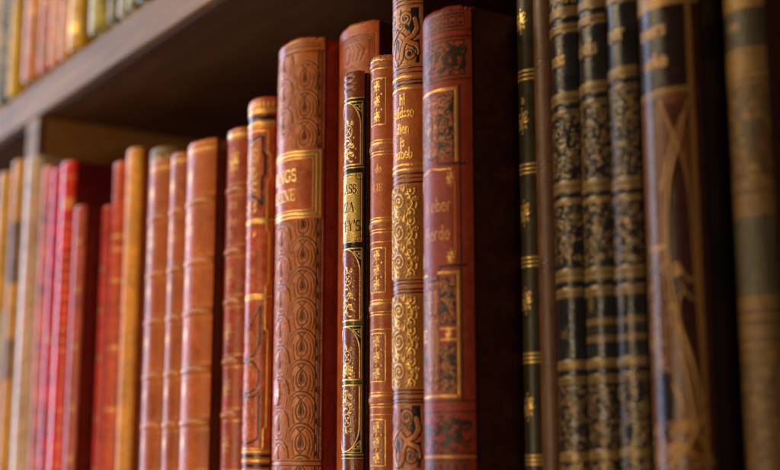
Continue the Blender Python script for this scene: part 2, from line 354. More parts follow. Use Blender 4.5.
def slab(name, x0, x1, y0, y1, z0, z1, r, mat, parent, wob=0.0):
    """board with rounded edges all round; subdivided so that it can be slightly warped"""
    n = 5; prof = []
    for (cx, cy, a0) in ((x1-r, y0+r, -90), (x1-r, y1-r, 0), (x0+r, y1-r, 90), (x0+r, y0+r, 180)):
        for i in range(n+1):
            a = math.radians(a0+90*i/n); prof.append((cx, cy, math.cos(a), math.sin(a)))
    # long side midpoints
    V = []; rows = []
    zl = [(z0, 0.0), (z0+r*.3, .7), (z0+r, 1.0)]+[(z0+r+(z1-z0-2*r)*k/12, 1.0) for k in range(1, 12)]+[(z1-r, 1.0), (z1-r*.3, .7), (z1, 0.0)]
    for z, f in zl:
        row = []
        for cx, cy, dx, dy in prof:
            row.append(len(V)); bend = wob*math.sin((z-z0)/(z1-z0)*PI*1.3+.4)
            V.append((cx+dx*r*f+bend, cy+dy*r*f, z))
        rows.append(row)
    Fs = []
    for a, b in zip(rows[:-1], rows[1:]):
        for i in range(len(a)): j = (i+1) % len(a); Fs.append((a[i], a[j], b[j], b[i]))
    Fs.append(tuple(rows[0][::-1])); Fs.append(tuple(rows[-1]))
    return mesh_obj(name, V, Fs, mat, parent)
def page_block(pr, z0, z1, depth, parent):
    x0, x1 = pr.x0+.0026, pr.x0+pr.T-.0026; y0, y1 = pr.F+.0005, pr.F+depth-.005; V = []; Fs = []
    sec = [(x0, y0), ((x0+x1)/2, y0-pr.R*(1-math.cos(pr.th))*.55), (x1, y0), (x1, y1)]+[(x1+(x0-x1)*i/8, y1-.003*math.sin(PI*i/8)) for i in range(1, 8)]+[(x0, y1)]
    for z in (z0, z1):
        for x, y in sec: V.append((x, y, z))
    n = len(sec)
    for i in range(n): j = (i+1) % n; Fs.append((i, j, n+j, n+i))
    Fs.append(tuple(range(n))[::-1]); Fs.append(tuple(range(n, 2*n)))
    return mesh_obj('page_block', V, Fs, PAPER, parent, smooth=False)
def book(label, x0, T, F, th, top, mat, design=None, res=.4, depth=.14, base=BASE, cover_mat=None, cap=2.2, wavy=.25, group=None,
         bands=(), band_mat=None, plates=(), tail=1.2, cover_r=.0011, dense_from=-6., band_h=.5, band_w=2.8, band_gold=True):
    root = empty('book', (x0+T/2, F+depth/2, base)); tag(root, label, 'book', group)
    pr = Prof(x0, T, F, th); z0 = base*1000+tail; z1 = top*1000
    sp = sheet('spine', pr, z0, z1, 0, pr.W, res, mat, root, design, cap=cap, wavy=wavy, dense_from=dense_from)
    for zb in bands:
        def bd(tl, zb=zb):
            tl.bump(zb, band_w, band_h)
            if band_gold: tl.band(zb, .7, dict(g=.45)); 
            tl.band(zb-band_w/2+.1, .35, dict(g=.6, k=0)); 
        sheet('raised_band', pr, zb-band_w/2-.2, zb+band_w/2+.2, .25, pr.W-.25, min(res, .3), band_mat or mat, sp, bd, off=.06, rim=.5, dense_from=-999)
    for (pn, a, b, u0, u1, des, pm, off) in plates:
        sheet(pn, pr, a, b, u0, u1, min(res, .3), pm, sp, des, off=off, rim=off+.3, dense_from=-999)
    cm = cover_mat or mat
    ct = top-.0008
    wob = RNG.uniform(-.0003, .0003)
    slab('cover', x0, x0+.0024, F+.0004, F+depth, base, ct, cover_r, cm, root, 0)
    slab('cover', x0+T-.0024, x0+T, F+.0004, F+depth, base, ct, cover_r, cm, root, 0)
    page_block(pr, base+.003, top-.0045, depth, root)
    return root, pr

# ------------------------------------------------------------------ bookcase
WOOD_DARK = wood_mat('dark_stained_wood', (.070, .034, .020), (.13, .065, .036), .5, .35)
WOOD_EDGE = wood_mat('pale_worn_shelf_edge', (.12, .066, .030), (.36, .215, .105), .60, .22)
WOOD_SIDE = wood_mat('golden_brown_wood', (.38, .175, .045), (.52, .27, .08), .55)
SZ0, SZ1, SF = .2045, .2240, .2370
case = empty('bookcase', (-.55, .35, BASE-.03))
tag(case, 'wooden bookcase with pale shelf edges, dark shelf underside and one upright divider', 'bookcase')
def box(name, x0, x1, y0, y1, z0, z1, mat, parent, r=.0015):
    n = mesh_obj(name, [(x, y, z) for z in (z0, z1) for x, y in ((x0, y0), (x1, y0), (x1, y1), (x0, y1))],
                 [(3, 2, 1, 0), (4, 5, 6, 7), (0, 1, 5, 4), (1, 2, 6, 5), (2, 3, 7, 6), (3, 0, 4, 7)], mat, parent, smooth=False)
    b = n.modifiers.new('bevel', 'BEVEL'); b.width = r; b.segments = 3
    return n
XL, XR = -1.25, -.2045
s1 = box('shelf', XL, XR, SF+.0045, .46, SZ0, SZ1, WOOD_DARK, case)
box('edge_strip', XL, XR, SF, SF+.0045, SZ0-.0003, SZ1+.0002, WOOD_EDGE, s1, .0009)
s2 = box('shelf', XL, XR, SF+.0045, .46, BASE-.0195, BASE, WOOD_DARK, case)
box('edge_strip', XL, XR, SF, SF+.0045, BASE-.0198, BASE-.0002, WOOD_EDGE, s2, .0009)
dv = box('divider', -.722, -.703, SF+.0050, .459, BASE+.0002, SZ0-.0002, WOOD_SIDE, case)
box('edge_strip', -.7222, -.7028, SF+.0005, SF+.0050, BASE+.0002, SZ0-.0006, WOOD_EDGE, dv, .0009)
box('back_panel', XL, XR, .4605, .470, BASE-.0195, .47, WOOD_DARK, case)
box('side_panel', XR+.0003, XR+.018, .262, .47, BASE-.0195, .47, WOOD_DARK, case)
box('side_panel', XL-.018, XL-.0003, SF, .47, BASE-.0195, .47, WOOD_DARK, case)

# ------------------------------------------------------------------ lower row, left to right
LOW = 'books on the lower shelf'
G = dict(g=1., k=0.); 
def gl(h=.12): return dict(g=1., k=0., h=h)
def lines(T, pr, ys, w=.7, c=None):
    for y in ys: T.band(pr.rule(y), w, c or gl(.08))

# far compartment
yel = leather('ochre_calf', (.80, .36, .02), alt=(.20, .10, .05), rough=.45, wear=.3)
palel = leather('pale_vellum', (.72, .38, .06), alt=(.62, .58, .42), rough=.4, wear=.4)
def d_yel(T):
    p = Prof(-.7392, .0167, .2388, 1.05); T.rect(-1, T.W+1, p.rule(285), p.rule(222), dict(a=1))
    T.rect(-1, T.W+1, p.rule(380), p.rule(340), dict(a=.8))
book('ochre yellow book with a brown title band standing left of the divider', -.7392, .0162, .2388, 1.05, .1830, yel, d_yel, res=.7)
book('dull gold book with a cream band at the far left edge', -.7574, .0172, .2364, 1.05, .1790, palel, lambda T: T.rect(-1, T.W+1, 58, 96, dict(a=1)), res=.7)
BE = leather('grey_beige_cloth', (.50, .40, .30), rough=.4, wear=.5, grain=2600)
def d_vlines(T, us, zz=(0, 165), c=None, w=.6):
    for u in us: T.stroke([(u*T.W, zz[0]), (u*T.W, zz[1])], w, c or G)
def d_beige(T):
    d_vlines(T, (.35, .62, .8), (-70, 168), dict(a=1), .9); T.foliage(T.W*.4, T.W*.95, 20, 150, dict(a=1), .25, 1.2, 3)
BE = leather('grey_beige_cloth', (.62, .46, .32), alt=(.70, .30, .20), rough=.4, wear=.5, grain=2600)
book('greyish beige book directly right of the divider', -.7022, .0203, .2352, 1.05, .1761, BE, d_beige, res=.6)
PK = leather('dusty_pink_cloth', (.72, .20, .20), alt=(.30, .07, .16), gold=(.8, .6, .35), rough=.38, wear=.5)
def d_pk(T): T.foliage(0, T.W, 90, 160, dict(a=1), .4, 1.3, 5); T.foliage(0, T.W, -10, 80, dict(a=1), .3, 1.3, 8)
book('dusty pink book between the greyish beige and the crimson ones', -.6812, .0110, .2361, 1.05, .1687, PK, d_pk, res=.6)
MG = leather('crimson_cloth', (.66, .040, .085), alt=(.30, .03, .16), gold=(.85, .65, .35), rough=.33, wear=.4)
def d_mg(T): T.foliage(T.W*.3, T.W, 100, 150, dict(a=1), .4, 1.2, 6); T.disc(T.W*.7, 72, 1.6, dict(g=.7), 2.6); T.foliage(T.W*.3, T.W, 0, 60, dict(a=1), .35, 1.3, 9)
book('crimson book with purple ornament between the dusty pink and bright red ones', -.6694, .0129, .2372, 1.05, .1646, MG, d_mg, res=.6)
RD = leather('bright_red_cloth', (.82, .032, .018), gold=(.9, .50, .12), rough=.33, wear=.25)
def d_rd(T):
    T.band(156, 1.6, dict(g=.5)); T.rect(T.W*.55, T.W*.95, 139, 145, dict(g=.7))
    for z in np.arange(64, 132, 5.5): T.rect(T.W*.66, T.W*.90, z, z+1.6, dict(g=.45))
    for z in np.arange(-20, 40, 9): T.rect(T.W*.66, T.W*.90, z, z+1.4, dict(g=.35))
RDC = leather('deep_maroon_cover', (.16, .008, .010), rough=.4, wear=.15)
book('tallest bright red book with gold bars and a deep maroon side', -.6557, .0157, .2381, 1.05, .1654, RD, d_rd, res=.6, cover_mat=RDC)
SA = leather('salmon_leather', (.62, .11, .06), gold=(.7, .5, .2), rough=.4, wear=.5)
book('short salmon book with a very dark side below the red one', -.6392, .0122, .2395, 1.05, .1393, SA, lambda T: [T.disc(T.W*.75, z, 1.6, dict(g=.7)) for z in (120, 95, 66, 35, 10)], res=.6, cover_mat=RDC)
S2 = leather('rose_leather', (.66, .06, .05), gold=(.7, .5, .2), rough=.4, wear=.5)
book('short rose red book left of the narrow orange red one', -.6262, .0100, .2491, 1.05, .1385, S2, lambda T: [T.disc(T.W*.6, z, 1.5, dict(g=.7)) for z in (105, 84, 60, 30, 5)], res=.6)
OR = leather('orange_red_leather', (.62, .085, .014), gold=(.9, .55, .15), rough=.38, wear=.3)
def d_or(T):
    p = Prof(-.6154, .0126, .2504, 1.05); lines(T, p, (237, 250, 281, 348, 410), 1.2)
book('narrow orange red book with gold lines beside the tan one', -.6154, .0126, .2504, 1.05, .1593, OR, d_or, res=.6)
TN = leather('golden_tan_calf', (.80, .325, .03), gold=(.9, .62, .2), rough=.45, wear=.3, worn=(.7, .42, .15))
TNC = leather('russet_side', (.42, .085, .03), rough=.45, wear=.2)
def d_tn(T):
    p = Prof(-.6020, .0151, .2520, 1.05); lines(T, p, (161, 166), .4)
    for y in (200, 250, 310, 362, 420): T.disc(T.W*.62, p.rule(y), 1.4, dict(g=.8)); T.disc(T.W*.4, p.rule(y), .8, dict(g=.8))
    for y in (228, 281, 340, 392, 445): T.band(p.rule(y), .5, dict(g=.35))
book('golden tan book with a russet side beside the ribbed brown volumes', -.6020, .0151, .2520, 1.05, .1631, TN, d_tn, res=.5, cover_mat=TNC)
OL = leather('olive_tan_leather', (.26, .15, .05), gold=(.9, .6, .15), rough=.45, wear=.4)
def d_ol(T):
    for u in (.45, .65, .85): T.disc(T.W*u, 153, 1.3, G)
book('olive tan book set back behind the first ribbed brown volume', -.5860, .0240, .2586, 1.05, .1593, OL, d_ol, res=.5)

VB = leather('chestnut_calf', (.54, .120, .016), gold=(.80, .46, .12), rough=.47, wear=.35, worn=(.74, .32, .08), gold_wear=(.3, .5), mottling=.35, spec=.28)
pv = Prof(-.5221, .0264, .2469, .75)
VZ = [pv.rule(y) for y in (203, 263, 313, 370.5, 423)]
VZ += [VZ[-1]-(VZ[-2]-VZ[-1])]
def d_vol(seed):
    def d(T):
        T.band(142.4, 1.2, dict(g=1)); T.band(140.6, .35, dict(g=.7)); T.band(144.6, .3, dict(g=.6))
        zz = VZ+[]
        for z in zz:
            T.band(z+2.9, .3, dict(g=.55)); T.band(z-2.9, .3, dict(g=.55)); T.band(z+2.3, .25, dict(k=.5))
        T.floret(T.W*.45, 131, 3.0, dict(g=.9))
        mids = [(zz[i]+zz[i+1])/2 for i in range(len(zz)-1)]
        for k, z in enumerate(mids):
            if k == 0:
                for j, (t, q) in enumerate((('nut.', 5.2), ('hefts', -.6), ('b.', -6.8))): T.text(t, T.W*.42, z+q, 4.4, dict(g=.95), .13)
            else: T.floret(T.W*.42, z+3, 2.6, dict(g=.8))
    return d
VG = 'three matching chestnut volumes with raised bands'
book('narrow leftmost volume of the three ribbed chestnut ones', -.5612, .0212, .2460, .75, .1471, VB, d_vol(1), res=.4, bands=VZ, group=VG, wavy=.3)
book('middle and slimmest volume of the three ribbed chestnut ones', -.5393, .0164, .2463, .75, .1470, VB, d_vol(2), res=.35, bands=VZ, group=VG, wavy=.3)
book('widest, rightmost volume of the three ribbed chestnut ones', -.5221, .0264, .2469, .75, .1473, VB, d_vol(3), res=.3, bands=VZ, group=VG, wavy=.4,
     cover_mat=leather('dark_brown_side', (.14, .03, .02), rough=.5, wear=.2))

# red brown ribbed book
B220 = leather('red_brown_morocco', (.48, .075, .020), gold=(.9, .55, .15), rough=.4, wear=.35, worn=(.6, .26, .10))
p220 = Prof(-.4948, .0173, .2527, .85); z220 = [p220.rule(y) for y in (190.6, 252, 302, 361.5, 415)]; z220.append(z220[-1]-25)
def d220(T):
    p = p220; T.band(p.rule(136), 1.8, dict(g=1)); T.band(p.rule(140), .4, dict(g=.8)); T.band(p.rule(131), .4, dict(g=.6))
    T.floret(T.W*.62, p.rule(163), 4.2, dict(g=.9))
    for y, t in ((209, 'ure'), (226, 'che'), (238, 'n.')): T.text(t, T.W*.6, p.rule(y), 4.0, dict(g=.8), .1)
    for y in (277, 332, 388, 445): T.floret(T.W*.55, p.rule(y), 3.6, dict(g=.6))
    for z in z220: T.band(z+2.6, .35, dict(g=.8)); T.band(z-2.6, .35, dict(g=.8))
book('red brown ribbed book with gold head band, left of the crown edged book', -.4948, .0173, .2527, .85, .1492, B220, d220, res=.28, bands=z220, wavy=.3)

# crown-edged book with black bracket ornament
B245 = leather('orange_red_morocco', (.56, .095, .022), alt=(.60, .22, .04), gold=(.9, .55, .13), rough=.36, wear=.3, ink=(.010, .014, .016))
p245 = Prof(-.4767, .0198, .2542, 1.05)
def d245(T):
    r = p245.rule; W = T.W; c = gl(.12)
    T.band(r(106), 1, dict(g=.4))
    for k in range(12): u = W*(k+.5)/12; T.ell(u, r(107.5), .55, 1.0, c); T.disc(u, r(104.7), .35, c)
    T.band(r(111.5), .5, c); T.band(r(114), 1.0, c); T.band(r(120), 1.9, dict(k=1, h=-.15)); T.band(r(117), .4, dict(k=.7)); T.band(r(125.5), 1.3, c); T.band(r(129), .4, c); T.band(r(123), .35, dict(k=.8))
    # outer gold frame with stepped notches
    a, b = .935*W, .885*W
    def fr(y0, y1, n0, n1):
        for m in (1, -1):
            q = lambda u: u if m == 1 else W-u
            T.stroke([(W/2, r(y0)), (q(b), r(y0)), (q(b), r(n0)), (q(a), r(n0+3)), (q(a), r(n1-3)), (q(b), r(n1)), (q(b), r(y1)), (W/2, r(y1))], .55, c)
    fr(133, 221, 155, 184); fr(224, 296, 232, 288); fr(300, 449, 330, 430)
    T.band(r(222.5), .6, c); T.band(r(298), .6, c)
    for y in np.arange(160, 180, 3): T.disc(.93*W, r(y), .3, c)
    # panels: onlay + black bracket + gold scroll
    def panel(ys, flip=False):
        y0, y1 = ys; top = [(.5, y0+1), (.60, y0-1), (.70, y0-3), (.79, y0-3), (.79, y0+12), (.84, y0+16), (.84, (y0+y1)/2+2), (.79, (y0+y1)/2+6), (.79, y1), (.68, y1-6), (.5, y1-10)]
        for m in (1, -1):
            P = [((u if m == 1 else 1-u)*W, r(y)) for u, y in top]
            T.stroke(P, 1.3, dict(k=1, h=-.1, g=0))
        T.scrolls(.26*W, .74*W, r(y1-12), r(y0+4), dict(g=.7, h=.1), .4, seed=4)
    T.rect(.26*W, .74*W, r(198), r(143), dict(a=.7)); panel((142, 206))
    for y in (254, 271, 286): T.text('bera', W*.52, r(y+3), 3.2, dict(g=.6), .09)
    for y in (208, 214, 238): T.leaf(.6*W, r(y), 3, 40, .9, c); T.leaf(.4*W, r(y), 3, 140, .9, c); T.leaf(.5*W, r(y), 3.4, 90, 1, c)
    # lower bracket
    for m in (1, -1):
        q = lambda u: (u if m == 1 else 1-u)*W
        for P in ([(.5, 330), (.62, 325), (.70, 316), (.80, 307), (.80, 343), (.74, 349), (.66, 357), (.5, 361)],
                  [(.5, 364), (.66, 363), (.74, 368), (.79, 372), (.79, 383), (.70, 390), (.60, 393), (.5, 394)],
                  [(.5, 398), (.70, 397), (.80, 392), (.80, 438), (.68, 442), (.5, 445)]):
            T.stroke([(q(u), r(y)) for u, y in P], .85, dict(k=1, h=-.1, g=0))
    T.scrolls(.3*W, .7*W, r(440), r(330), dict(g=.35, h=.08), .4, seed=5)
    T.band(r(452), .7, c); T.band(r(456), 1.2, dict(k=1)); T.band(r(461), .9, c); T.band(r(466), 1.4, dict(k=1, h=-.1)); T.band(r(471), .8, c)
    T.scrolls(.2*W, .8*W, -60, -5, dict(g=.6), .5)
book('orange red book with a crown edged gold head and black bracket ornament', -.4767, .0198, .2542, 1.05, .1573, B245, d245, res=.22, wavy=.25)

# big scale-patterned book
B275 = leather('tooled_tan_calf', (.58, .165, .036), alt=(.44, .080, .026), ink=(.035, .009, .005), gold=(.95, .62, .16), rough=.40, wear=.45, worn=(.70, .30, .10), mottling=.25)
B275C = leather('grained_crimson_side', (.36, .040, .018), rough=.5, grain=900, bump=.3, wear=.3, worn=(.42, .10, .05))
p275 = Prof(-.4561, .0322, .2580, 1.05)
def scale(T, u, z, P, k):
    """one scale: arch, two petals, seed; P = period in mm"""
    rw = 5.75; H = P*.5
    ln = dict(k=.95, h=-.20); w = .29
    T.poly([(u+rw*math.cos(a), z+H*math.sin(a)) for a in np.linspace(0, PI, 20)]+[(u-rw*.7, z-H), (u+rw*.7, z-H)], dict(k=0, h=.16, w=.35))
    T.ring(u, z, rw, H, w*1.5, ln, -8, 188); T.ring(u, z-.3, rw*.83, H*.84, w*.8, ln, 5, 175)
    for sg in (-1, 1):
        for f, e in ((1.0, .98), (.78, .72), (.60, .50)):
            T.stroke([(u+sg*rw*(f+(e-f)*t+.10*math.sin(PI*t)), z-H*t*.98) for t in np.linspace(0, 1, 8)], w*.85, ln)
        T.stroke([(u-sg*rw*.30, z+H*.72), (u, z+H*.46), (u+sg*rw*.34, z+H*.10), (u+sg*rw*.42, z-H*.28), (u+sg*rw*.30, z-H*.66), (u, z-H*.90)], w, ln)
    T.stroke([(u-rw*.30, z+H*.74), (u+rw*.30, z+H*.74)], w*.8, ln)
    tear = [(u, z+H*.30), (u-rw*.11, z+H*.02), (u-rw*.20, z-H*.26), (u-rw*.16, z-H*.46), (u, z-H*.54), (u+rw*.16, z-H*.46), (u+rw*.20, z-H*.26), (u+rw*.11, z+H*.02), (u, z+H*.30)]
    T.stroke(tear, w, ln); T.stroke([(u, z+H*.12), (u, z-H*.34)], [.2, 1.3], ln)
    T.stroke([(u-.5, z-H*.72), (u+.5, z-H*.72)], .35, ln)
def d275(T):
    r = p275.rule; W = T.W; zs = [r(y) for y in (78, 106.6, 137)]; P = (r(284)-r(439))/5.; zs = [r(137)+P*2, r(137)+P, r(137)]
    low = [r(284)+P*2, r(284)+P]+[r(284)-P*k for k in range(0, 14)]
    uc, us = .5*W, .295*W
    for z in zs+low:
        scale(T, uc, z+P/2-.3, P, 0)
        for u in (uc+us, uc-us): scale(T, u, z-.3, P, 0)
    # side borders: double rule with little fans
    for sg in (1, -1):
        for f, w in ((.435, .5), (.455, .35), (.475, .5)): T.stroke([(uc+sg*W*f, -70), (uc+sg*W*f, r(52))], w, dict(k=1, h=-.2))
        for z in zs+low:
            for q in (-1, 0, 1): T.stroke([(uc+sg*W*.43, z-P/2), (uc+sg*W*.485, z-P/2+q*1.6)], .3, dict(k=1, h=-.15))
    T.rect(-1, W+1, r(58), r(35), dict(k=0, h=0)); T.band(r(57), .5, dict(k=1, h=-.2))
    for f, w in ((52, .45), (49, .3)):
        z = r(f); T.stroke([(W*.04, z), (W*.96, z)], w, dict(k=1, h=-.2))
    T.rect(-1, W*.02, -70, 175, dict(a=1)); T.rect(W*.98, W+1, -70, 175, dict(a=1))
    T.band(r(463), 2.6, dict(k=0, h=0)); T.band(r(461.5), .45, dict(k=1, h=-.2)); T.band(r(466), .45, dict(k=1, h=-.2))
    # medallion
    T.ell(uc-.06*W, r(392), 2.9, 5.4, dict(k=0, h=.5, a=.6, w=.3)); T.disc(uc-.03*W, r(391), .5, G); T.stroke([(uc-.03*W, r(389)), (uc-.01*W, r(396))], .5, G); T.stroke([(uc-.07*W, r(394)), (uc, r(396))], .4, G)
L275 = leather('russet_title_panel', (.60, .145, .042), gold=(.95, .64, .18), rough=.34, wear=.25, gold_wear=(.12, .5))
def dl275(T):
    r = p275.rule; W = T.W; a, b = r(222.5), r(153.5)
    for f, w in ((.8, .55), (2.2, .9), (3.6, .35)):
        T.frame(W*.015+f, W*.985-f, a+f, b-f, w, gl(.14))
    T.text('KINGS', W*.515, r(184), 4.6, gl(.15), .13, .95); T.text('HEINE', W*.515, r(203), 4.3, gl(.15), .12, .95)
book('wide tan book with embossed scale pattern and a gold framed title panel', -.4561, .0322, .2580, 1.05, .1745, B275, d275, res=.2, wavy=.45,
     cover_mat=B275C, plates=[('title_label', p275.rule(222.5), p275.rule(153.5), p275.W*.015, p275.W*.985, dl275, L275, .3)])

# set-back embossed orange book
B335 = leather('embossed_orange_calf', (.56, .125, .028), ink=(.08, .02, .008), rough=.45, wear=.35, mottling=.4)
p335 = Prof(-.4231, .0275, .2649, .8)
def d335(T):
    r = p335.rule; W = T.W; ln = dict(k=.9, h=-.18)
    for f in (.06, .09, .12): T.frame(W*f, W*(1-f), -65, r(40)-(f-.06)*W, .35, ln)
    for k in range(20):
        z = r(52)-k*12
        for m in (1, -1):
            for q in range(4): T.stroke([(W*.5+m*q*1.1, z+5), (W*.5+m*(2+q*2.6), z-1), (W*.5+m*(1.2+q*2.2), z-5)], .35, ln)
        T.ring(W*.5, z-2, 2.2, 3.4, .4, ln)
book('tall embossed orange book set back behind the small black and gold one', -.4231, .0275, .2649, .8, .1747, B335, d335, res=.3, wavy=.5,
     cover_mat=leather('dark_red_side', (.13, .022, .014), rough=.5, wear=.2))

# small black book with arched panels
B343 = leather('black_gilt_calf', (.014, .013, .012), alt=(.22, .050, .020), gold=(.86, .60, .20), ink=(.10, .12, .02), rough=.32, wear=.22, worn=(.25, .14, .08), gold_wear=(.08, .5), metal=.7, mottling=.25)
p343 = Prof(-.3948, .0124, .2497, 1.05)
GLAB = leather('gold_title_label', (.55, .36, .08), gold=(.72, .50, .14), ink=(.05, .022, .01), rough=.34, wear=.2, mottling=.35, metal=.65, gold_wear=(.1, .5))
def arch(T, pr, ytop, ybot, up, seed):
    """brown panel with an arched end, gilt rule, a wheel and running scrolls"""
    r = pr.rule; W = T.W; zt, zb = r(ytop), r(ybot); a, b = W*.09, W*.91; hw = (b-a)/2
    def outline(ins):
        pts = [(a+ins, zb+ins)]
        H = zt-zb; n = 14; rr = hw*1.45
        L = [(a+ins, zt-rr)]+[(W/2-(hw-ins)*math.cos(PI/2*i/n), zt-rr+(rr-ins)*math.sin(PI/2*i/n)) for i in range(1, n+1)]
        Rr = [(W-u, z) for u, z in L[::-1]]
        pts = pts+L+Rr+[(b-ins, zb+ins), (a+ins, zb+ins)]
        if not up: pts = [(u, zt+zb-z) for u, z in pts]
        return pts
    for k in range(40):     # fill
        f = k/39; z = zb+(zt-zb)*f; rr = hw*1.45
        half = hw if z < zt-rr else hw*math.sqrt(max(0, 1-((z-zt+rr)/rr)**2)); zz = z if up else zt+zb-z
        if half > .2: T.rect(W/2-half, W/2+half, zz-(zt-zb)/60, zz+(zt-zb)/60, dict(a=1, k=0))
    T.frame(W*.05, W*.95, zb-.2, zt+.2, .32, gl(.1))
    T.stroke(outline(0), .42, gl(.15))
    e = zt-1.0 if up else zb+1.0; sg = -1 if up else 1
    for m in (1, -1):
        q = lambda u: u if m == 1 else W-u
        T.stroke([(q(W*.93), e), (q(W*.74), e), (q(W*.93), e+sg*2.9), (q(W*.93), e)], .32, gl(.1)); T.stroke([(q(W*.88), e+sg*.7), (q(W*.89), e+sg*.9)], .7, gl(.1))
    c = gl(.10); zc = zt-hw*1.75 if up else zb+hw*1.75; s = -1 if up else 1; uc = W*.56
    T.ring(uc, zc, 1.9, 2.2, .30, c); T.disc(uc, zc, .4, c)
    for k in range(4): T.disc(uc+1.0*math.cos(k*PI/2+.8), zc+1.2*math.sin(k*PI/2+.8), .32, c)
    T.leaf(uc-.3, zc-s*2.4, 2.6, 90 if up else 270, .8, c); T.spiral(uc+1.7, zc-s*3.2, .9, 1.2, 200, .26, c); T.spiral(uc-2.2, zc-s*2.8, .8, 1.2, -20, .26, c, d=-1)
    end = zb+1.5 if up else zt-1.5; span = end-zc-s*2.2
    T.stroke([(uc+1.5*math.sin(i*.42), zc+s*2.2+span*i/16) for i in range(17)], .28, c)
    n = 5
    for i in range(n):
        z = zc+s*3.0+(end-zc-s*3.0)*(i+.5)/n; m = 1 if i % 2 else -1
        T.spiral(uc+m*1.9, z, 1.15, 1.4, 120*m, .28, c, d=m); T.leaf(uc-m*.4, z, 2.0, 90-m*60, .62, c); T.leaf(uc-m*.6, z-1, 1.7, 200 if m > 0 else -20, .55, c)
        T.disc(uc-m*2.6, z+1.2, .3, c); T.disc(uc+m*3.4, z-1.4, .24, c)
    T.stroke([(uc-1.8, end-s*1.2), (uc-2.2, end-s*3.0), (uc-.6, end-s*4.2), (uc-.4, end-s*1.4)], .5, c)
def d343(T):
    r = p343.rule; W = T.W; g = gl(.12)
    T.rect(-1, W+1, r(98.5), r(70), dict(a=.9)); 
    for y in (77.5, 83.5, 90): T.bump(r(y), 1.7, .28, .6)
    T.band(r(99.7), .4, g); T.band(r(169), .35, g)
    arch(T, p343, 104, 166, True, 1)
    arch(T, p343, 250, 321, True, 2); T.band(r(324), 1.0, dict(k=.9, g=0))
    arch(T, p343, 327.5, 380, True, 3)
    arch(T, p343, 386, 452, False, 4); T.band(r(383), .8, dict(k=.9, g=0))
    T.band(r(455), .35, g); T.band(r(458.5), .3, g)
    T.rect(-1, W+1, -66, r(460), dict(a=.9, k=0)); T.band(r(475), .4, g)
def dl343(T):
    r = p343.rule; W = T.W; T.rect(-1, W+1, 0, 200, dict(g=.8)); k = dict(k=1, g=0, h=-.12)
    T.frame(W*.05+.5, W*.95-.5, r(242), r(177), .25, k)
    for sy in (r(242), r(177)):
        for sx in (W*.05+.5, W*.95-.5): T.ring(sx, sy, 1.6, 1.6, .28, k)
    T.text('LASS', W*.57, r(194.5), 3.3, k, .13, .84); T.text('ZZA', W*.53, r(213), 3.5, k, .13, .9); T.text("UFFY'S", W*.53, r(232), 3.7, k, .13, .84)
book('small black book with arched gilt scroll panels and a gold title label', -.3948, .0124, .2497, 1.05, .1478, B343, d343, res=.15, wavy=.2,
     plates=[('title_label', p343.rule(243.5), p343.rule(174.5), p343.W*.05, p343.W*.95, dl343, GLAB, .12)], cap=1.6)

# small tan book with florets
B368 = leather('fawn_brown_calf', (.52, .130, .040), alt=(.32, .070, .014), gold=(.95, .60, .16), rough=.42, wear=.5, worn=(.58, .34, .22), metal=.7, mottling=.3)
p368 = Prof(-.3816, .0130, .2527, 1.05)
def d368(T):
    r = p368.rule; W = T.W; g = gl(.12)
    for y in (61, 70): T.band(r(y), .5, g)
    T.bump(r(66), 2.2, .4)
    for (a, b, n) in ((80, 126, 3), (249, 293, 3), (334, 382, 3), (420, 466, 3)):
        T.rect(W*.36, W*.84, r(b), r(a), dict(a=.8)); T.frame(W*.36, W*.84, r(b), r(a), .38, g)
        for k in range(n):
            z = r(a)+(r(b)-r(a))*(k+.5)/n; T.floret(W*.60, z, 2.0, g)
            for m in (-1, 1): T.disc(W*.60+m*2.2, z+2.6, .35, g)
    for (c, hh) in ((148.5, .4), (226, .4), (308, .45), (400, .45)):
        T.bump(r(c), 2.8, hh)
        for dd in (-7, -4.4, 4.6, 7.5): T.band(r(c+dd), .38, g)
        T.band(r(c)+1.3, .3, g); T.band(r(c)-1.9, .5, dict(k=.25))
    for y in (243, 330, 415): T.band(r(y), .3, g)
    T.text('de', W*.64, r(173), 2.7, dict(g=.8), .12); T.text('LIE', W*.62, r(192), 2.5, dict(g=.8), .11)
book('small fawn brown book with gold florets and raised bands', -.3816, .0130, .2527, 1.05, .1512, B368, d368, res=.17, wavy=.25)

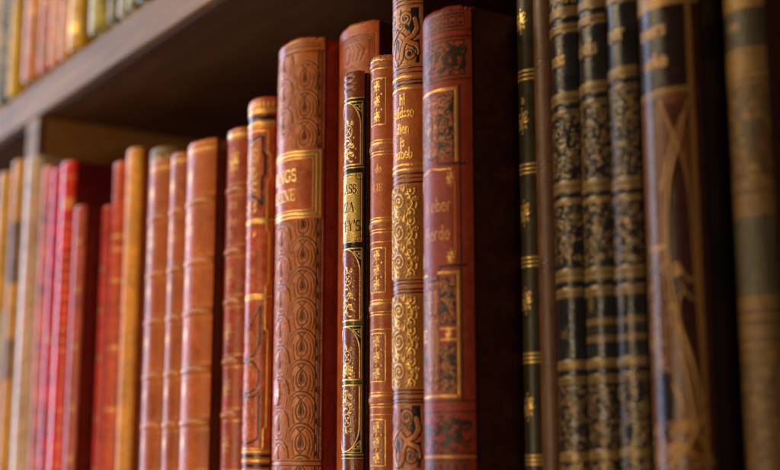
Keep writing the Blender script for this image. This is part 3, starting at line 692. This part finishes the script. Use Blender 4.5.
# tall gold scroll book
B392 = leather('tan_gilt_cloth', (.56, .160, .036), alt=(.28, .090, .014), gold=(.82, .47, .11), ink=(.014, .012, .014), rough=.40, wear=.3, worn=(.55, .30, .18), metal=.72, gold_wear=(.10, .5), mottling=.3)
p392 = Prof(-.3678, .0172, .2533, 1.05)
def inkscroll(T, z0, z1, W, k, seed):
    """tan strapwork scrolls outlined in black with black leaves in the gaps"""
    H = z1-z0; body = dict(k=0, g=.12, h=.1)
    for m in (1, -1):
        q = lambda u: W/2+m*(u-.5)*W; A = lambda a: a if m == 1 else 180-a
        T.poly([(q(.78), z0+H*.98), (q(.93), z0+H*.98), (q(.94), z0+H*.52), (q(.84), z0+H*.46), (q(.74), z0+H*.62), (q(.80), z0+H*.80)], k)
        T.poly([(q(.94), z0+H*.44), (q(.94), z0+H*.02), (q(.86), z0+H*.03), (q(.90), z0+H*.22), (q(.82), z0+H*.40)], k)
        T.poly([(q(.50), z0+H*.50), (q(.56), z0+H*.42), (q(.54), z0+H*.24), (q(.50), z0+H*.30)], k)
        S1 = [(q(.52), z0+H*.06), (q(.60), z0+H*.14), (q(.62), z0+H*.30), (q(.70), z0+H*.44), (q(.83), z0+H*.50), (q(.90), z0+H*.62), (q(.86), z0+H*.78)]
        S2 = [(q(.50), z0+H*.60), (q(.60), z0+H*.52), (q(.70), z0+H*.42), (q(.88), z0+H*.34), (q(.90), z0+H*.20)]
        for wd, c in ((2.5, k), (1.5, body)):
            T.stroke(S1, wd, c); T.stroke(S2, wd, c)
        T.spiral(q(.68), z0+H*.80, 3.1, 1.9, A(20), .55, k, d=m, eye=False); T.disc(q(.68), z0+H*.80, .8, k)
        T.spiral(q(.76), z0+H*.20, 2.9, 1.8, A(60), .55, k, d=-m, eye=False); T.disc(q(.76), z0+H*.20, .8, k)
        T.spiral(q(.58), z0+H*.68, 1.6, 1.3, A(200), .42, k, d=m)
        T.leaf(q(.74), z0+H*.60, 3.2, A(110), 1.5, k); T.leaf(q(.56), z0+H*.88, 2.4, A(60), .9, k)
        T.disc(q(.60), z0+H*.05, .4, k); T.disc(q(.66), z0+H*.60, .35, k)
def goldscroll(T, z0, z1, W, seed):
    T.rect(W*.03, W*.97, z0, z1, dict(a=1)); g = gl(.28); H = z1-z0; n = max(2, int(round(H/9.5)))
    T.rect(W*.03, W*.97, z0, z1, dict(g=.20))
    for k in range(n):
        zc = z0+H*(k+.5)/n; m = 1 if k % 2 else -1; h = H/n
        T.spiral(W*.53, zc, 3.4, 1.9, 90*m, .55, g, d=m)
        for s2 in (1, -1):
            T.spiral(W*(.5+.27*s2), zc+h*.32, 1.7, 1.3, 90-60*s2, .5, g, d=-s2); T.spiral(W*(.5+.27*s2), zc-h*.36, 1.6, 1.2, -90+60*s2, .5, g, d=s2)
            T.leaf(W*(.5+.12*s2), zc+h*.34, 2.6, 90-40*s2, 1.0, g); T.disc(W*(.5+.30*s2), zc, .55, g); T.spiral(W*(.5+.37*s2), zc+h*.1, 1.1, 1.3, 90+90*s2, .4, g, d=s2); T.leaf(W*(.5+.36*s2), zc-h*.25, 2.2, 90-30*s2, .8, g)
            T.stroke([(W*(.5+.2*s2), zc-h*.5), (W*(.5+.31*s2), zc-h*.1), (W*(.5+.2*s2), zc+h*.5)], .45, g)
        T.leaf(W*.5-1.2, zc-h*.5, 3, 60, 1.1, g); T.disc(W*.5, zc-h*.5, .6, g)
        for j in range(6):
            a = j*60+20*m; T.leaf(W*.53+3.9*math.cos(math.radians(a)), zc+3.9*math.sin(math.radians(a)), 1.7, a+50*m, .5, g); T.disc(W*.53+4.6*math.cos(math.radians(a+30)), zc+4.6*math.sin(math.radians(a+30)), .28, g)
        for s2 in (1, -1):
            T.ring(W*(.5+.25*s2), zc, .8, 1.3, .28, g); T.spiral(W*(.5+.10*s2), zc+h*.46, .8, 1.2, 90, .26, g, d=s2)
def d392(T):
    r = p392.rule; W = T.W; k = dict(k=1, g=0, h=-.12); g = gl(.14)
    T.band(r(-10), 1, g)
    for y in (0, 3.4, 7.5, 70.5, 75): T.band(r(y), .45, k)
    T.rect(W*.1, W*.9, r(68), r(10), dict(g=.22)); inkscroll(T, r(68), r(10), W, k, 1)
    T.band(r(79), .8, g); T.band(r(83), .45, k); T.band(r(86.5), .7, k); T.band(r(90.5), .7, g)
    for y, t in ((106, 'hl'), (119, 'gildsse'), (135, 'dien'), (148.5, 'is'), (160, 'aubeb')): T.text(t, W*.62, r(y), 3.5, gl(.15), .15, .86)
    T.band(r(166.5), .7, g); T.band(r(171.5), .7, g); T.band(r(175.8), .6, k); T.band(r(180), .4, k); T.band(r(184.5), .6, k)
    goldscroll(T, r(278.5), r(188), W, 2)
    for y in (281.5, 285, 290.6, 294): T.band(r(y), .6, k)
    goldscroll(T, r(388), r(297), W, 3)
    for y in (391, 394.5, 400, 403): T.band(r(y), .6, k)
    inkscroll(T, r(470), r(405), W, k, 4); T.band(r(473), .6, k)
    T.band(r(476), .8, g); inkscroll(T, -66, -10, W, k, 4)
book('tall tan book crossed by gold scroll panels and black scrollwork', -.3678, .0172, .2533, 1.05, .1775, B392, d392, res=.17, wavy=.2,
     cover_mat=leather('dark_oxblood_side', (.10, .020, .012), rough=.5, wear=.2))

# large red book that juts out
B424 = leather('oxblood_morocco', (.32, .040, .017), alt=(.35, .070, .024), ink=(.016, .018, .016), gold=(.66, .36, .09), spec=.28, rough=.50, wear=.35, worn=(.45, .14, .08), gold_wear=(.25, .5), metal=.55, mottling=.3)
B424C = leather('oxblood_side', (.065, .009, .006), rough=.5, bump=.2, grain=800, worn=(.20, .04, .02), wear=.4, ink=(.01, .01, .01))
p424 = Prof(-.3497, .0255, .2539, 1.05)
def floral(T, u0, u1, z0, z1, seed, k, m2):
    T.rect(u0, u1, z0, z1, k); W = u1-u0; H = z1-z0
    n = max(3, int(H/4)); R = random.Random(seed); T.foliage(u0, u1, z0, z1, dict(k=0, a=1, g=.2), 1.0, .45, seed)
    for i in range(n):
        z = z0+H*(i+.5)/n; s = 1 if i % 2 else -1; uc = (u0+u1)/2
        T.spiral(uc+s*W*.12, z, min(W*.3, H/n*.5), 1.3, 90*s, .4, m2, d=s)
        T.leaf(uc-s*W*.15, z, W*.4, 90+s*55, .8, m2); T.leaf(uc+s*W*.2, z-1.2, W*.3, -60*s, .7, m2)
        T.disc(uc+R.uniform(-.4, .4)*W, z+R.uniform(-2, 2), .5, m2)
def d424(T):
    r = p424.rule; W = T.W; k = dict(k=1, g=0); kd = dict(k=.9); g = gl(.1); base = dict(k=0, a=1)
    for y in (15.5, 35.5, 42, 84, 402, 412.5, 453): T.band(r(y), .5, k)
    T.rect(W*.08, W*.93, r(33), r(18), dict(k=.85))
    for i in range(9):
        u = W*(.13+.09*i); T.frame(u, u+W*.06, r(30.5), r(20.5), .45, dict(k=0, a=.6)); T.disc(u+W*.03, r(25.5), .7, dict(k=0, a=.6))
    T.rect(-1, W+1, r(82), r(46), dict(a=.9)); T.frame(W*.14, W*.92, r(80), r(46), .5, kd)
    T.foliage(W*.15, W*.91, r(79), r(47), dict(k=1), .8, .75, 31); T.foliage(W*.15, W*.91, r(450), r(416), dict(k=1), .8, .75, 32)
    for m in (1, -1):
        q = lambda u: W/2+m*(u-.5)*W
        for (u, y, rr, a) in ((.62, 56, 2.4, 0), (.8, 66, 2.6, 90), (.9, 55, 2.0, 200)): T.spiral(q(u), r(y), rr, 1.2, a, .8, kd, d=m)
        for (u, y, a) in ((.56, 66, 60), (.66, 62, 20), (.72, 72, 100), (.84, 58, 240), (.60, 74, 0), (.76, 52, -30), (.88, 74, 60)): T.leaf(q(u), r(y), 4.4, a if m == 1 else 180-a, 2.0, kd)
        # gold-framed side panels of dark floral work
        def P(y0, y1, seed):
            a, b = (.60, .80)
            u0, u1 = sorted((q(a), q(b))); floral(T, u0, u1, r(y1), r(y0), seed, dict(k=1, g=0), dict(k=0, a=1, g=.25))
            for j in range(5): T.floret(q(.545), r(y0+(y1-y0)*(j+.5)/5), 1.7, dict(g=.55, k=0)); 
            T.ring(q(.545), r((y0+y1)/2), 2.0, 4.5, .45, dict(k=.8, g=0)); T.foliage(*sorted((q(.51), q(.60))), r(y1), r(y0), dict(k=.6, g=0), .5, .5, seed)
        P(98, 161, 3); P(279, 326, 6); P(346, 393, 9)
        T.stroke([(q(.5), r(93)), (q(.825), r(93)), (q(.825), r(164))], 1.0, g)
        T.stroke([(q(.5), r(160)), (q(.58), r(158)), (q(.60), r(166)), (q(.92), r(168))], .7, k)
        T.stroke([(q(.52), r(170)), (q(.62), r(172)), (q(.78), r(172))], .5, g)
        T.stroke([(q(.865), r(90)), (q(.865), r(402))], .6, k)
        T.stroke([(q(.80), r(185)), (q(.80), r(256))], .35, dict(g=.8))
        T.floret(q(.76), r(181), 2.0, g); T.floret(q(.76), r(259.5), 2.0, g)
        T.stroke([(q(.92), r(268)), (q(.62), r(268)), (q(.60), r(276)), (q(.56), r(282)), (q(.5), r(281))], .8, k)
        T.stroke([(q(.60), r(274.5)), (q(.835), r(274.5)), (q(.835), r(397)), (q(.5), r(397))], .9, g)
        T.stroke([(q(.62), r(330)), (q(.835), r(330))], .6, g); T.stroke([(q(.62), r(341)), (q(.835), r(341))], .6, g); T.floret(q(.72), r(335.5), 1.7, g)
        T.ell(q(.53), r(345), 2.2, 7, dict(g=.3, a=1)); T.ring(q(.53), r(345), 2.2, 7, .45, dict(k=.7))
        for (u, y, rr, a) in ((.62, 428, 2.6, 0), (.82, 438, 2.6, 90), (.9, 425, 2.2, 200)): T.spiral(q(u), r(y), rr, 1.2, a, .8, kd, d=m)
        for (u, y, a) in ((.56, 436, 60), (.66, 430, 20), (.72, 444, 100), (.84, 428, 240), (.60, 444, 0), (.76, 420, -30)): T.leaf(q(u), r(y), 4.4, a if m == 1 else 180-a, 2.0, kd)
    T.rect(-1, W+1, r(451), r(415), dict(a=.5)) if False else None
    T.text('Weber', W*.56, r(213), 4.2, dict(g=.55, h=.08), .12, 1.0); T.text('Herde', W*.55, r(241), 4.2, dict(g=.55, h=.08), .12, 1.0)
    T.rect(W*.08, W*.93, -8, r(460), dict(k=.85)); T.band(r(457), .5, g)
    for i in range(9):
        u = W*(.13+.09*i); T.frame(u, u+W*.06, -7, r(463), .45, dict(k=0, a=.6))
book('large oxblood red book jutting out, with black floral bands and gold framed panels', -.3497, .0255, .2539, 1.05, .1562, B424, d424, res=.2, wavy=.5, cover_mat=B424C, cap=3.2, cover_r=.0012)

# green book with gold florets
BGR = leather('dark_green_cloth', (.050, .038, .016), gold=(.90, .58, .16), rough=.5, wear=.2, worn=(.14, .11, .05), metal=.6, gold_wear=(.1, .5))
pgr = Prof(-.3234, .0085, .2732, 1.05)
def dgr(T):
    r = pgr.rule; W = T.W; g = gl(.1)
    for c in (75.5, 169, 262, 358, 460):
        for d in (-4.2, 0, 4.2): T.band(r(c+d), .7, g)
    for y in (22, 121, 213, 301, 407): T.floret(W*.50, r(y), 3.1, g)
    T.text('B', W*.55, r(104), 2.0, g, .14)
book('slim dark green book with gold florets beside the jutting red one', -.3234, .0085, .2732, 1.05, .178, BGR, dgr, res=.25)
BBR = leather('plain_brown_cloth', (.13, .055, .026), rough=.5, wear=.3, worn=(.30, .15, .08))
pbr = Prof(-.3141, .0082, .2724, 1.05)
def dbr(T):
    r = pbr.rule
    for y in (60, 68, 163, 170, 262, 269, 360, 367): T.band(r(y), .5, dict(k=.45, h=-.15)); T.band(r(y)+.5, .3, dict(w=1))
book('slim plain brown book between the dark green and the first navy volume', -.3141, .0082, .2724, 1.05, .176, BBR, dbr, res=.3)

# three navy volumes
NV = leather('navy_black_gilt_cloth', (.020, .018, .022), alt=(.016, .018, .024), gold=(.30, .185, .06), rough=.28, wear=.15, worn=(.05, .045, .05), metal=.4, gold_wear=(.35, .5), spec=.5, gold_rough=.4)
def dnv(pr, shift, t, q):
    def d(T):
        r = lambda y: pr.rule(y+shift(y)); W = T.W; g = gl(.15)
        T.foliage(0, W, r(5), r(-20), g, 1.4, .8, q)
        T.rect(-1, W+1, r(19), r(9), dict(g=.75, h=.2)); T.band(r(22), .8, dict(k=1, g=0)); T.rect(-1, W+1, r(35), r(26), dict(g=.85, h=.25)); T.band(r(30.5), .6, dict(k=.4, g=.3))
        T.text(t, W*.48, r(66), 4.4, gl(.1), .2, .92); T.stroke([(W*.45, r(55)), (W*.45, r(40))], [.4, 2], dict(g=.25)); T.stroke([(W*.45, r(75)), (W*.45, r(88))], [2, .4], dict(g=.25))
        T.rect(-1, W+1, r(105), r(94), dict(g=.85, h=.3)); T.band(r(101), .5, dict(k=.6, g=.2)); T.band(r(109), .9, dict(k=1, g=0)); T.rect(-1, W+1, r(118), r(112), dict(g=.7, h=.2)); T.band(r(115), .5, dict(g=.2))
        T.foliage(0, W, r(180), r(119), g, 1.0, .42, q+1)
        T.rect(-1, W+1, r(194), r(182), dict(g=.8, h=.25)); T.band(r(188), .5, dict(g=.2)); T.band(r(197), .9, dict(k=1, g=0)); T.rect(-1, W+1, r(206), r(200), dict(g=.8, h=.2))
        T.foliage(0, W, r(266), r(208), g, 1.0, .42, q+2)
        T.rect(-1, W+1, r(282), r(270), dict(g=.8, h=.25)); T.band(r(276), .5, dict(g=.2)); T.band(r(285.5), .9, dict(k=1, g=0)); T.rect(-1, W+1, r(298), r(289), dict(g=.85, h=.2)); T.band(r(294), .4, dict(g=.1))
        if q == 10: T.text('nt', W*.5, r(338), 3, dict(g=.6), .15)
        else:
            T.ell(W*.42, r(306), 1.2, 2.6, dict(g=.5)); T.band(r(324), 2.0, dict(g=.6)); T.band(r(341), 2.0, dict(g=.6)); T.band(r(332), .5, dict(g=.2))
        T.rect(-1, W+1, r(370), r(361), dict(g=.85, h=.3)); T.band(r(373.5), .8, dict(k=1, g=0)); T.rect(-1, W+1, r(385), r(377), dict(g=.7, h=.2)); T.band(r(381), .4, dict(g=.1))
        T.foliage(0, W, r(449), r(387), g, 1.0, .42, q+3)
        T.rect(-1, W+1, r(462), r(452), dict(g=.8, h=.25)); T.foliage(0, W, -60, r(465), g, 1.2, .8, q+4)
    return d
NG = 'three matching navy volumes with gilt bands'
for lab, x0, T_, F_, sh, t, q in (
    ('first navy gilt volume, next to the plain brown book', -.3051, .0126, .2718, lambda y: 0, 'sels', 10),
    ('middle navy gilt volume between its two twins', -.2917, .0124, .2716, lambda y: -7*(y < 60)-9*(60 <= y < 130)-2, 'dsels', 20),
    ('third navy gilt volume, beside the wide maroon book', -.2785, .0122, .2713, lambda y: -16*(y < 30)-26*(30 <= y < 130)-4*(y > 130), 'mer', 30)):
    pr = Prof(x0, T_, F_, .9)
    book(lab, x0, T_, F_, .9, .176, NV, dnv(pr, sh, t, q), res=.3, group=NG)

# big maroon book with pointed arches
BBG = leather('maroon_gilt_morocco', (.046, .013, .010), alt=(.125, .042, .013), ink=(.014, .008, .010), gold=(.50, .27, .07), rough=.30, wear=.25, worn=(.14, .06, .03), metal=.35, gold_wear=(.2, .5), spec=.34, gold_rough=.5)
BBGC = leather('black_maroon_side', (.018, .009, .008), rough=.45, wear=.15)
pbg = Prof(-.2656, .0231, .2723, 1.05)
def dbg(T):
    r = pbg.rule; W = T.W; g = dict(g=.85, k=0, h=.15); a = dict(a=1, k=0)
    T.rect(-1, W+1, r(9), r(-30), dict(g=.7)); T.rect(W*.10, W*.865, r(90), r(10), dict(k=.8, g=0))
    T.text('rners', W*.47, r(37), 3.9, gl(.12), .18, 1.1); T.text('erke', W*.50, r(68), 3.9, gl(.12), .18, 1.1)
    T.rect(-1, W*.87, r(97), r(91), dict(g=.6)); T.band(r(95), .4, dict(g=.1))
    T.rect(W*.10, W*.86, -60, r(98), a)
    T.stroke([(W*.89, -65), (W*.89, 175)], 1.5, dict(g=.5, k=0, a=1)); T.stroke([(W*.855, -65), (W*.855, r(100))], .5, dict(k=.8, a=0)); T.stroke([(W*.11, -65), (W*.11, 175)], 1.5, dict(g=.5, k=0, a=1))
    # striped ground left of the arch
    for u in (.20, .27, .34, .40, .46, .52): T.stroke([(W*u, r(380)), (W*u, r(104))], .45, dict(k=.55)); T.stroke([(W*(u+.02), r(370)), (W*(u+.02), r(106))], .3, dict(g=.7))
    T.foliage(W*.2, W*.55, r(380), r(250), dict(g=.55), .5, .9, 12); T.foliage(W*.2, W*.55, r(380), r(260), dict(k=.6, g=0), .35, .9, 13)
    L = [(.735, 150), (.66, 170), (.60, 200), (.575, 240), (.60, 285), (.68, 325), (.77, 355), (.84, 390), (.865, 419)]
    Rr = [(.735, 150), (.80, 175), (.835, 210), (.85, 270), (.87, 330), (.885, 380), (.865, 419)]
    def sm(P):
        P = [(W*u, r(y)) for u, y in P]; out = []
        for i in range(len(P)-1):
            p0, p1, p2, p3 = P[max(0, i-1)], P[i], P[i+1], P[min(len(P)-1, i+2)]
            for k in range(6):
                t = k/6; out.append(tuple(.5*(2*p1[d]+(p2[d]-p0[d])*t+(2*p0[d]-5*p1[d]+4*p2[d]-p3[d])*t*t+(3*p1[d]-p0[d]-3*p2[d]+p3[d])*t**3) for d in (0, 1)))
        return out+[P[-1]]
    l, rr = sm(L), sm(Rr); T.poly(l+rr[::-1], dict(a=0, g=0, k=.15)); 
    T.stroke(l, .7, g); T.stroke(rr, .6, dict(g=.6, k=0)); T.stroke([(u-1.1, z) for u, z in l], .4, dict(k=.7)); T.stroke([(u-1.7, z) for u, z in l], .5, dict(g=.6))
    # spandrels above the arch
    T.poly([(W*.60, r(106)), (W*.84, r(106)), (W*.735, r(140))], dict(a=.4, k=.3)); T.stroke([(W*.56, r(104)), (W*.735, r(150)), (W*.85, r(106))], .5, g); T.stroke([(W*.53, r(190)), (W*.66, r(150)), (W*.80, r(118))], .5, g)
    T.spiral(W*.69, r(272), 1.7, 1.3, 90, .9, g, d=1); T.stroke([(W*.74, r(276)), (W*.79, r(284)), (W*.84, r(280))], .7, dict(g=.6)); T.stroke([(W*.70, r(284)), (W*.76, r(296)), (W*.83, r(302))], .7, dict(g=.5))
    T.stroke([(W*.74, r(292)), (W*.68, r(300)), (W*.66, r(330)), (W*.72, r(375)), (W*.80, r(430))], .5, g)
    T.ell(W*.47, r(404), 3.2, 9, dict(k=.9, g=0, a=0)); T.spiral(W*.70, r(425), 2.4, 1.2, 180, .9, g, d=1); T.spiral(W*.60, r(448), 2.4, 1.2, 0, .9, g, d=-1)
    T.stroke([(W*.58, r(385)), (W*.70, r(410)), (W*.84, r(440)), (W*.95, r(465))], .7, dict(g=.6)); T.stroke([(W*.86, r(419)), (W*.70, r(450)), (W*.5, r(468))], .7, g); T.foliage(W*.2, W*.8, r(470), r(425), dict(g=.6), .6, 1, 8)
    T.rect(W*.30, W*.56, r(249), r(245), dict(g=.9))
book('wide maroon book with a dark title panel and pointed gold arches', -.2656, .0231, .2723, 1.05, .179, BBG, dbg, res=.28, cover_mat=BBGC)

# rightmost
BLS = leather('brown_and_sage_cloth', (.17, .088, .030), alt=(.085, .070, .038), ink=(.05, .02, .012), gold=(.55, .33, .10), rough=.5, wear=.3, metal=.4, gold_wear=(.25, .5), grain=900, bump=.3)
pls = Prof(-.2417, .0146, .2822, 1.05)
def dls(T):
    r = pls.rule; W = T.W; 
    T.rect(-1, W+1, r(10), r(-30), dict(g=.6)); T.rect(-1, W+1, r(49), r(12), dict(a=1)); T.text('nes', W*.45, r(30), 2.8, dict(g=.6), .16)
    for y in (52, 58, 64, 70, 77): T.band(r(y), 1.0, dict(g=.55, h=.15))
    for y in (85, 182, 187, 200, 207, 214, 300, 306, 318, 330, 336, 346): T.band(r(y), .7, dict(g=.4, h=.1)); T.band(r(y)-.8, .5, dict(k=.5))
    T.rect(-1, W+1, r(296), r(218), dict(a=1)); T.foliage(0, W, r(180), r(88), dict(g=.45), .5, .7, 5); T.foliage(0, W, -40, r(350), dict(g=.35), .5, .7, 6); T.foliage(0, W, r(180), r(88), dict(a=.8, g=0), .5, .8, 7); T.foliage(0, W, -40, r(350), dict(a=.7, g=0), .5, .8, 8)
    for y in (365, 395, 440, 448): T.band(r(y), .6, dict(k=.5))
book('brown book with sage green panels at the far right', -.2417, .0146, .2822, 1.05, .177, BLS, dls, res=.35)

# ------------------------------------------------------------------ upper row (blurred, standing on the upper shelf)
UP = 'old books on the upper shelf'; UB = SZ1; UF = .2412
uw = (.70, .62, .42)
upper = [ # x0, T, F, height, base colour, alt, label
 (-.8060, .0165, UF, (.66, .44, .12), (.3, .2, .1), 'pale cream spine at the far left of the upper row'),
 (-.7885, .0128, UF, (.014, .032, .055), (.5, .45, .3), 'dark slate blue book on the upper shelf'),
 (-.7690, .0149, UF, (.74, .46, .02), (.30, .16, .03), 'bright golden yellow book beside the dark slate blue one'),
 (-.7530, .0155, UF+.008, (.28, .26, .22), (.5, .4, .3), 'grey book set back between the golden yellow and the broad orange ones'),
 (-.7367, .0230, UF, (.70, .24, .020), (.36, .07, .03), 'broad orange brown book on the upper shelf'),
 (-.7128, .0160, UF, (.52, .10, .035), (.5, .3, .15), 'brick red book right of the broad orange brown one'),
 (-.6960, .0145, UF, (.62, .20, .03), (.6, .4, .2), 'rust brown book right of the brick red one'),
 (-.6805, .0150, UF, (.66, .27, .03), (.3, .08, .04), 'amber brown book beside the gold one with a bright band'),
 (-.6645, .0189, UF, (.78, .40, .02), (.8, .65, .25), 'golden book with a bright band near its foot'),
 (-.6448, .0120, UF+.008, (.30, .29, .26), (.5, .4, .3), 'grey book set back left of the mottled olive gold one'),
 (-.6326, .0214, UF, (.42, .34, .03), (.70, .52, .12), 'wide mottled olive gold book on the upper shelf'),
 (-.6100, .0120, UF, (.13, .14, .10), (.4, .3, .1), 'grey green book right of the wide olive gold one'),
 (-.5970, .0110, UF, (.42, .42, .36), (.3, .3, .3), 'pale silvery book between the grey green and olive ones'),
 (-.5850, .0115, UF, (.20, .17, .06), (.5, .4, .15), 'narrow olive brown book right of the pale silvery one'),
 (-.5725, .0125, UF, (.16, .20, .19), (.5, .45, .3), 'blue grey book, last seen before the shelf edge crosses the frame'),
]
for k, (x0, T_, F_, c, a, lab) in enumerate(upper):
    m = leather('upper_leather', c, alt=a, rough=.48, wear=.25, mottling=.4, spec=.3)
    hh = .150+.02*random.random()
    def du(T, k=k, c=c):
        W = T.W; z0 = UB*1000; R = random.Random(k*3+1)
        T.foliage(W*.1, W*.9, z0+8, z0+90, dict(a=1), .35, 1.2, k)
        for z in (z0+24, z0+46, z0+48): T.band(z, 1.0, dict(g=.5))
        if k == 8: T.rect(-1, W+1, z0+14, z0+20, dict(g=.9))
    book(lab, x0, T_, F_, 1.0, UB+hh, m, du, res=.7, base=UB, group=UP, depth=.13, dense_from=-999, tail=5.5)

# ------------------------------------------------------------------ light: a cool window down the room to the left, warm room light in front, two added fills
world = bpy.data.worlds.new('World'); scene.world = world; world.use_nodes = True
bg = world.node_tree.nodes['Background']; bg.inputs[0].default_value = (.55, .34, .22, 1); bg.inputs[1].default_value = .10
def area(name, loc, target, sx, sy, power, color):
    L = bpy.data.lights.new(name, 'AREA'); L.shape = 'RECTANGLE'; L.size = sx; L.size_y = sy; L.energy = power; L.color = color
    o = bpy.data.objects.new(name, L); COL.objects.link(o); o.location = loc
    import mathutils
    d = mathutils.Vector(target)-mathutils.Vector(loc); o.rotation_euler = d.to_track_quat('-Z', 'Y').to_euler(); return o
area('window_light', (-2.6, -.33, .45), (-.4, .25, .05), .86, 1.9, 44, (.60, .72, 1.0))
area('room_light', (-1.20, -.90, 1.00), (-.66, .25, .03), .9, .7, 16.5, (1.0, .80, .50))
area('added_bounce_fill', (-.72, -.60, -.75), (-.65, .30, .10), .75, .8, 3.6, (1.0, .70, .42))  # added fill from below, lights the shelf underside like bounce off a floor
area('added_front_fill', (-.42, -.62, .02), (-.66, .28, .12), .14, .22, 2.0, (1.0, .76, .46))  # added lamp in front, brightens the divider face and right-hand book sides

scene.view_settings.view_transform = 'Standard'; scene.view_settings.look = 'None'; scene.view_settings.exposure = 0; scene.view_settings.gamma = 1
scene.render.engine = 'CYCLES'
scene.cycles.use_denoising = True
